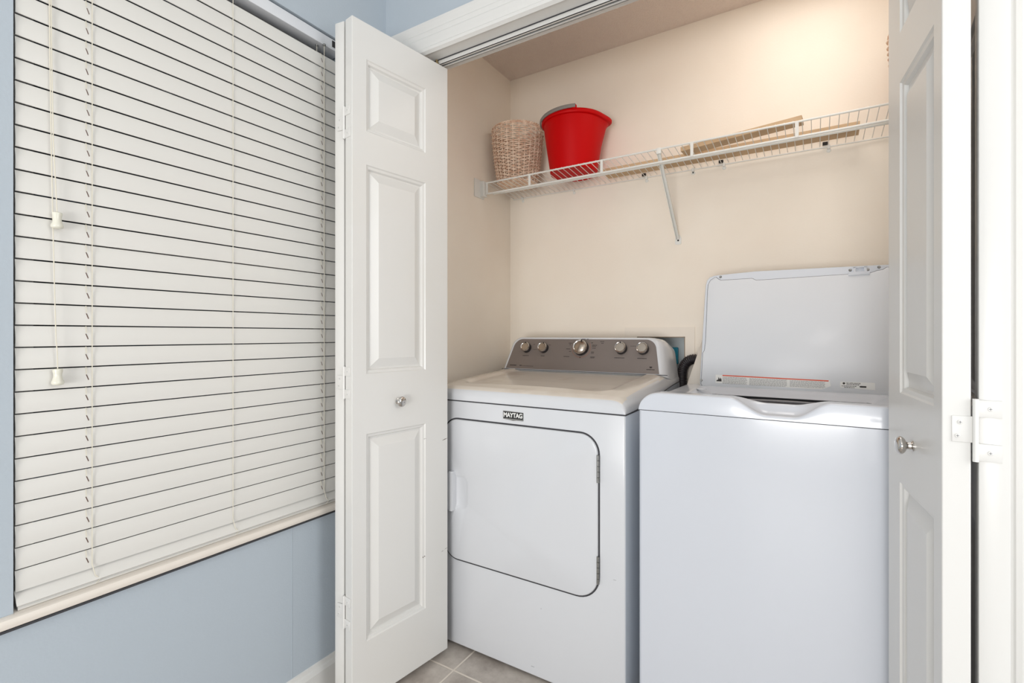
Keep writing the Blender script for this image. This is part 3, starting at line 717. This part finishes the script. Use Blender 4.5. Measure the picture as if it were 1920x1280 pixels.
# ------------------------------------------------------------------ drain hose and outlet box
b = bm_(); ctrl = [Vector(p) for p in ((-.462,2.073,.80),(-.4625,2.073,.90),(-.4625,2.072,.940),(-.4590,2.071,.970),(-.4480,2.070,.993),(-.4300,2.069,1.008),(-.4080,2.068,1.012),(-.3850,2.068,1.005),(-.3650,2.070,.985),(-.3520,2.072,.955),(-.3450,2.073,.90),(-.345,2.073,.82))]
pts = []
for i in range(len(ctrl)-1):
    p0 = ctrl[max(i-1,0)]; p1 = ctrl[i]; p2 = ctrl[i+1]; p3 = ctrl[min(i+2, len(ctrl)-1)]
    for k in range(10):
        t_ = k/10; pts.append(.5*((2*p1)+(p2-p0)*t_+(2*p0-5*p1+4*p2-p3)*t_*t_+(3*p1-p0-3*p2+p3)*t_**3))
L_ = [0]
for a, c in zip(pts, pts[1:]): L_.append(L_[-1]+(c-a).length)
# resample
N_ = int(L_[-1]/.0014); rs = []; j = 0
for k in range(N_):
    d = L_[-1]*k/N_
    while L_[j+1] < d: j += 1
    rs.append(pts[j].lerp(pts[j+1], (d-L_[j])/(L_[j+1]-L_[j])))
rad = [.0178+.0030*(.5+.5*math.sin(2*math.pi*i*.0014/.0070)) for i in range(len(rs))]
tube(b, rs, .018, 18, radii=rad)
tag(link('drain_hose', b, M['hose'], None, 70), 'black corrugated drain hose arching between dryer and washer', 'hose')
ob = root('laundry_outlet_box', (-.556, YB, 1.0), 'ivory recessed laundry outlet box in the closet back wall', 'outlet box')
b = bm_(); X0, X1, Za, Zb = -.7116, -.4175, .85, 1.1417
for a in ((X0, HX0, Za, Zb), (HX1, X1, Za, Zb), (HX0, HX1, HZ1, Zb), (HX0, HX1, Za, HZ0)): box(b, a[0], a[1], YB-.005, YB, a[2], a[3])
link('face_frame', b, M['box'], ob)
b = bm_(); e = .0015
box(b, HX0+e, HX1-e, YB+.076, YB+.080, HZ0+e, HZ1-e)
link('box_back', b, M['boxin'], ob)
b = bm_(); box(b, HX0+.0002, HX0+.003, YB-.004, YB+.078, HZ0, HZ1); box(b, HX1-.003, HX1-.0002, YB-.004, YB+.078, HZ0, HZ1); box(b, HX0, HX1, YB-.004, YB+.078, HZ1-.003, HZ1-.0002); box(b, HX0, HX1, YB-.004, YB+.078, HZ0+.0002, HZ0+.003)
link('box_liner', b, M['core'], ob)
b = bm_(); box(b, -.560, -.4995, YB+.060, YB+.075, .985, 1.056, .003); link('valve_tag', b, M['teal'], ob)

# ------------------------------------------------------------------ wire shelf
sh = root('wire_shelf', (-.45, YB, 1.79), 'long white wire shelf across the closet back wall', 'shelf')
FY = 1.850; SX0, SX1 = -1.288, XR-.012
b = bm_(); cyl(b, (SX0, FY, 1.8045), (SX1, FY, 1.8045), .0035, 10); link('front_rail', b, M['wire'], sh, 60)
b = bm_(); cyl(b, (SX0, FY+.002, 1.7555), (SX1, FY+.002, 1.7555), .0042, 10); cyl(b, (SX0+.035, FY+.014, 1.7530), (SX1, FY+.014, 1.7530), .0022, 8); link('hang_rail', b, M['wire'], sh, 60)
b = bm_(); cyl(b, (SX0+.005, YB-.008, 1.7840), (SX1, YB-.008, 1.7840), .0026, 8); cyl(b, (SX0, FY+.135, 1.7915), (SX1, FY+.135, 1.7915), .0026, 8); link('back_rail', b, M['wire'], sh, 60)
b = bm_(); nW = int((SX1-SX0)/.0254)
for i in range(nW+1):
    x = SX0+.008+.0254*i
    if x < SX1: tube(b, [(x, FY-.003, 1.8075), (x, FY+.006, 1.8065), (x, YB-.010, 1.7885)], .00135, 5)
link('deck_wires', b, M['wire'], sh, 60)
for x in (-1.276, -1.052, -.722, -.378, -.050, .275):
    b = bm_(); box(b, x-.0055, x+.0055, FY-.0045, FY-.001, 1.7530, 1.8070, .001); link('rail_tie', b, M['wire'], sh)
b = bm_()
box(b, XL+.0005, XL+.004, FY-.060, FY+.015, 1.735, 1.817, .001); box(b, XL+.002, XL+.022, FY-.016, FY+.012, 1.742, 1.812, .002)
link('end_bracket', b, M['wire'], sh)
# support brace
b = bm_(); pa, pb2 = Vector((-.4965, FY+.004, 1.788)), Vector((-.4835, YB-.006, 1.510))
dv = (pb2-pa).normalized(); side = Vector((1,0,0)); nv = dv.cross(side).normalized()
for s0, s1, n0, n1 in ((-.0065,.0065,-.001,.001),(-.0065,-.0045,-.001,.010),(.0045,.0065,-.001,.010)):
    vs = [b.verts.new(p+side*s_+nv*n_) for p in (pa, pb2) for s_, n_ in ((s0,n0),(s1,n0),(s1,n1),(s0,n1))]
    for f in ((0,1,2,3),(7,6,5,4),(0,4,5,1),(1,5,6,2),(2,6,7,3),(3,7,4,0)): b.faces.new([vs[k] for k in f])
prism(b, [(-.0125,-.018),(-.0085,-.0215),(.0085,-.0215),(.0125,-.018),(.0125,.004),(.007,.018),(-.007,.018),(-.0125,.004)], lambda a, z, d: (-.4835+a, d, 1.507+z), YB-.003, YB)
box(b, -.4965-.009, -.4965+.009, FY-.006, FY+.008, 1.786, 1.8085, .002)
sb_ = link('support_brace', b, M['wire'], sh, 40)
b = bm_(); lathe(b, [(0,.003),(.0026,.003),(.0036,.001),(.0036,0)], (-.4835, YB-.003, 1.502), (0,-1,0), 14); link('brace_screw', b, M['dark'], sb_)
for x, dk in ((-1.2317,0), (-.9548,0), (-.6148,1), (-.4238,0), (-.3063,1), (.0425,1)):
    b = bm_(); box(b, x-.0045, x+.0045, YB-.014, YB, 1.776, 1.791, .002); lathe(b, [(0,.004),(.006,.003),(.0075,0)], (x, YB, 1.7725), (0,-1,0), 16); cl = link('wall_clip', b, M['wire'], sh, 40)
    if dk or x == -.4238:
        b = bm_()
        if dk: box(b, x-.019, x-.003, YB-.010, YB-.001, 1.793, 1.803)
        else: lathe(b, [(0,.005),(.003,.005),(.003,.003)], (x, YB, 1.7725), (0,-1,0), 12)
        link('clip_anchor', b, M['dark'], cl)

# ------------------------------------------------------------------ things on the shelf
DZ = lambda y: 1.7905+(1.8075-1.7885)*(YB-y)/(YB-FY)   # top of the deck wires
# bucket
bu = root('mop_bucket', (-.895, 1.962, 1.800), 'red plastic bucket with grey handle beside the wicker basket on the shelf', 'bucket')
b = bm_(); O = (-.895, 1.962, 1.8088)
lathe(b, [(0,.003),(.095,.003),(.098,0),(.101,.002),(.1035,.02),(.118,.130),(.1285,.220),(.130,.245),(.138,.247),(.1405,.252),(.140,.262),(.1375,.266),(.134,.264),(.129,.258),(.1265,.240),(.1255,.215),(.1155,.130),(.100,.02),(.096,.009),(0,.009)], O, seg=72)
for v in b.verts: v.co.z = O[2]+(v.co.z-O[2])*.862
# pouring lip on the right, bail ears
for v in b.verts:
    dx, dy, dz = v.co.x-O[0], v.co.y-O[1], v.co.z-O[2]; r = math.hypot(dx, dy)
    if dz > .130 and r > .05:
        a = math.degrees(math.atan2(dy, dx)); wgt = math.exp(-((a-22)/17)**2)*sm(.160, .226, dz)
        k = 1+.17*wgt; v.co.x = O[0]+dx*k; v.co.y = O[1]+dy*k; v.co.z -= .004*wgt
link('bucket_body', b, M['red'], bu, 40)
b = bm_()
for sgn in (0, 1):
    aa = R(-65+180*sgn); c0 = Vector((O[0]+.138*math.cos(aa), O[1]+.138*math.sin(aa), O[2]+.228))
    lathe(b, [(0,-.006),(.010,-.006),(.011,-.004),(.011,.004),(.010,.006),(0,.006)], c0+Vector((0,0,.004)), (math.cos(aa), math.sin(aa), 0), 20)
link('handle_ear', b, M['red'], bu, 40)
b = bm_(); n = 28; top_, bot_ = [], []
for k in range(n+1):
    a = R(-63-184*k/n); r0, r1 = .1425, .1475
    hz = O[2]+.243-.008*math.sin(math.pi*k/n)
    top_.append([b.verts.new((O[0]+r*math.cos(a), O[1]+r*math.sin(a), z)) for r, z in ((r0,hz-.015),(r1,hz-.015),(r1+.001,hz-.004),(r1-.002,hz),(r0+.002,hz),(r0,hz-.003))])
for A, B in zip(top_, top_[1:]):
    for k in range(6): b.faces.new((A[k], A[(k+1)%6], B[(k+1)%6], B[k]))
b.faces.new(top_[0]); b.faces.new(top_[-1]); link('handle', b, M['grey'], bu, 50)
# wicker basket
def basket():
    r_ = root('wicker_basket', (-1.1845, 1.966, 1.8085), 'tall tapered wicker basket in the left corner of the shelf', 'basket', 'wicker baskets on the wire shelf')
    O = Vector((-1.1845, 1.966, 1.8085)); H_ = .256
    def rad(h):
        t_ = h/H_; return .0895+.030*t_+.004*math.sin(math.pi*t_) - (.004*sm(.94, 1, t_))
    b = bm_(); ns = 26
    for k in range(ns):
        a = 2*math.pi*k/ns
        tube(b, [O+Vector((math.cos(a)*rad(h), math.sin(a)*rad(h), h)) for h in [H_*q/8 for q in range(9)]], .0020, 5)
    link('stakes', b, M['wicker'], r_, 60)
    b = bm_(); h = .005; row = 0
    while h < H_-.008:
        loose = h > H_*.50; st_ = .0092 if loose else .0072; rr = .0024 if loose else .0020
        pts = []
        for q in range(ns*4):
            a = 2*math.pi*q/(ns*4); s_ = math.cos(a*ns/2+(math.pi if row % 2 else 0))
            r2 = rad(h)+.0042*s_; pts.append(O+Vector((math.cos(a)*r2, math.sin(a)*r2, h+.0007*math.sin(3*a+row))))
        tube(b, pts, rr, 5, closed=True); h += st_; row += 1
    link('weave', b, M['wicker'], r_, 60)
    b = bm_()
    for ph in (0, math.pi):
        pts = []
        for q in range(160):
            a = 2*math.pi*q/160; w_ = 26*a+ph; pts.append(O+Vector((math.cos(a)*(rad(H_)+.003*math.cos(w_)), math.sin(a)*(rad(H_)+.003*math.cos(w_)), H_-.003+.003*math.sin(w_))))
        tube(b, pts, .0025, 5, closed=True)
    link('rim', b, M['wicker'], r_, 60)
    b = bm_(); lathe(b, [(0,0),(.088,0),(.088,.004),(0,.004)], O+Vector((0,0,.001)), seg=40); link('base', b, M['wicker'], r_, 40)
    return r_
bk1 = basket()
bk2 = bk1.copy(); COL.objects.link(bk2); bk2.location = (.318, 1.966, 1.8085)
bk2['label'] = 'wicker basket at the right end of the shelf, mostly hidden by the door'
for ch in list(bk1.children):
    c2 = ch.copy(); COL.objects.link(c2); c2.parent = bk2
# long flat cartons
b = bm_(); vs = box(b, -.775, .128, 2.000, 2.068, 1.8035, 1.823, .001)
for v in b.verts: v.co.z -= (v.co.y-2.0)*.07
tag(link('long_flat_carton', b, M['card'], None), 'long thin tan carton lying along the shelf against the back wall', 'carton')
b = bm_(); box(b, 0, .40, 0, .055, 0, .016, .0008)
apply(b, Matrix.Translation((-.435, 1.925, 1.8075)) @ Matrix.Rotation(R(-2.7), 4, 'Y') @ Matrix.Rotation(R(-4), 4, 'Z'))
tag(link('short_flat_carton', b, M['card'], None), 'shorter tan carton with its right end propped up above the shelf rail', 'carton')
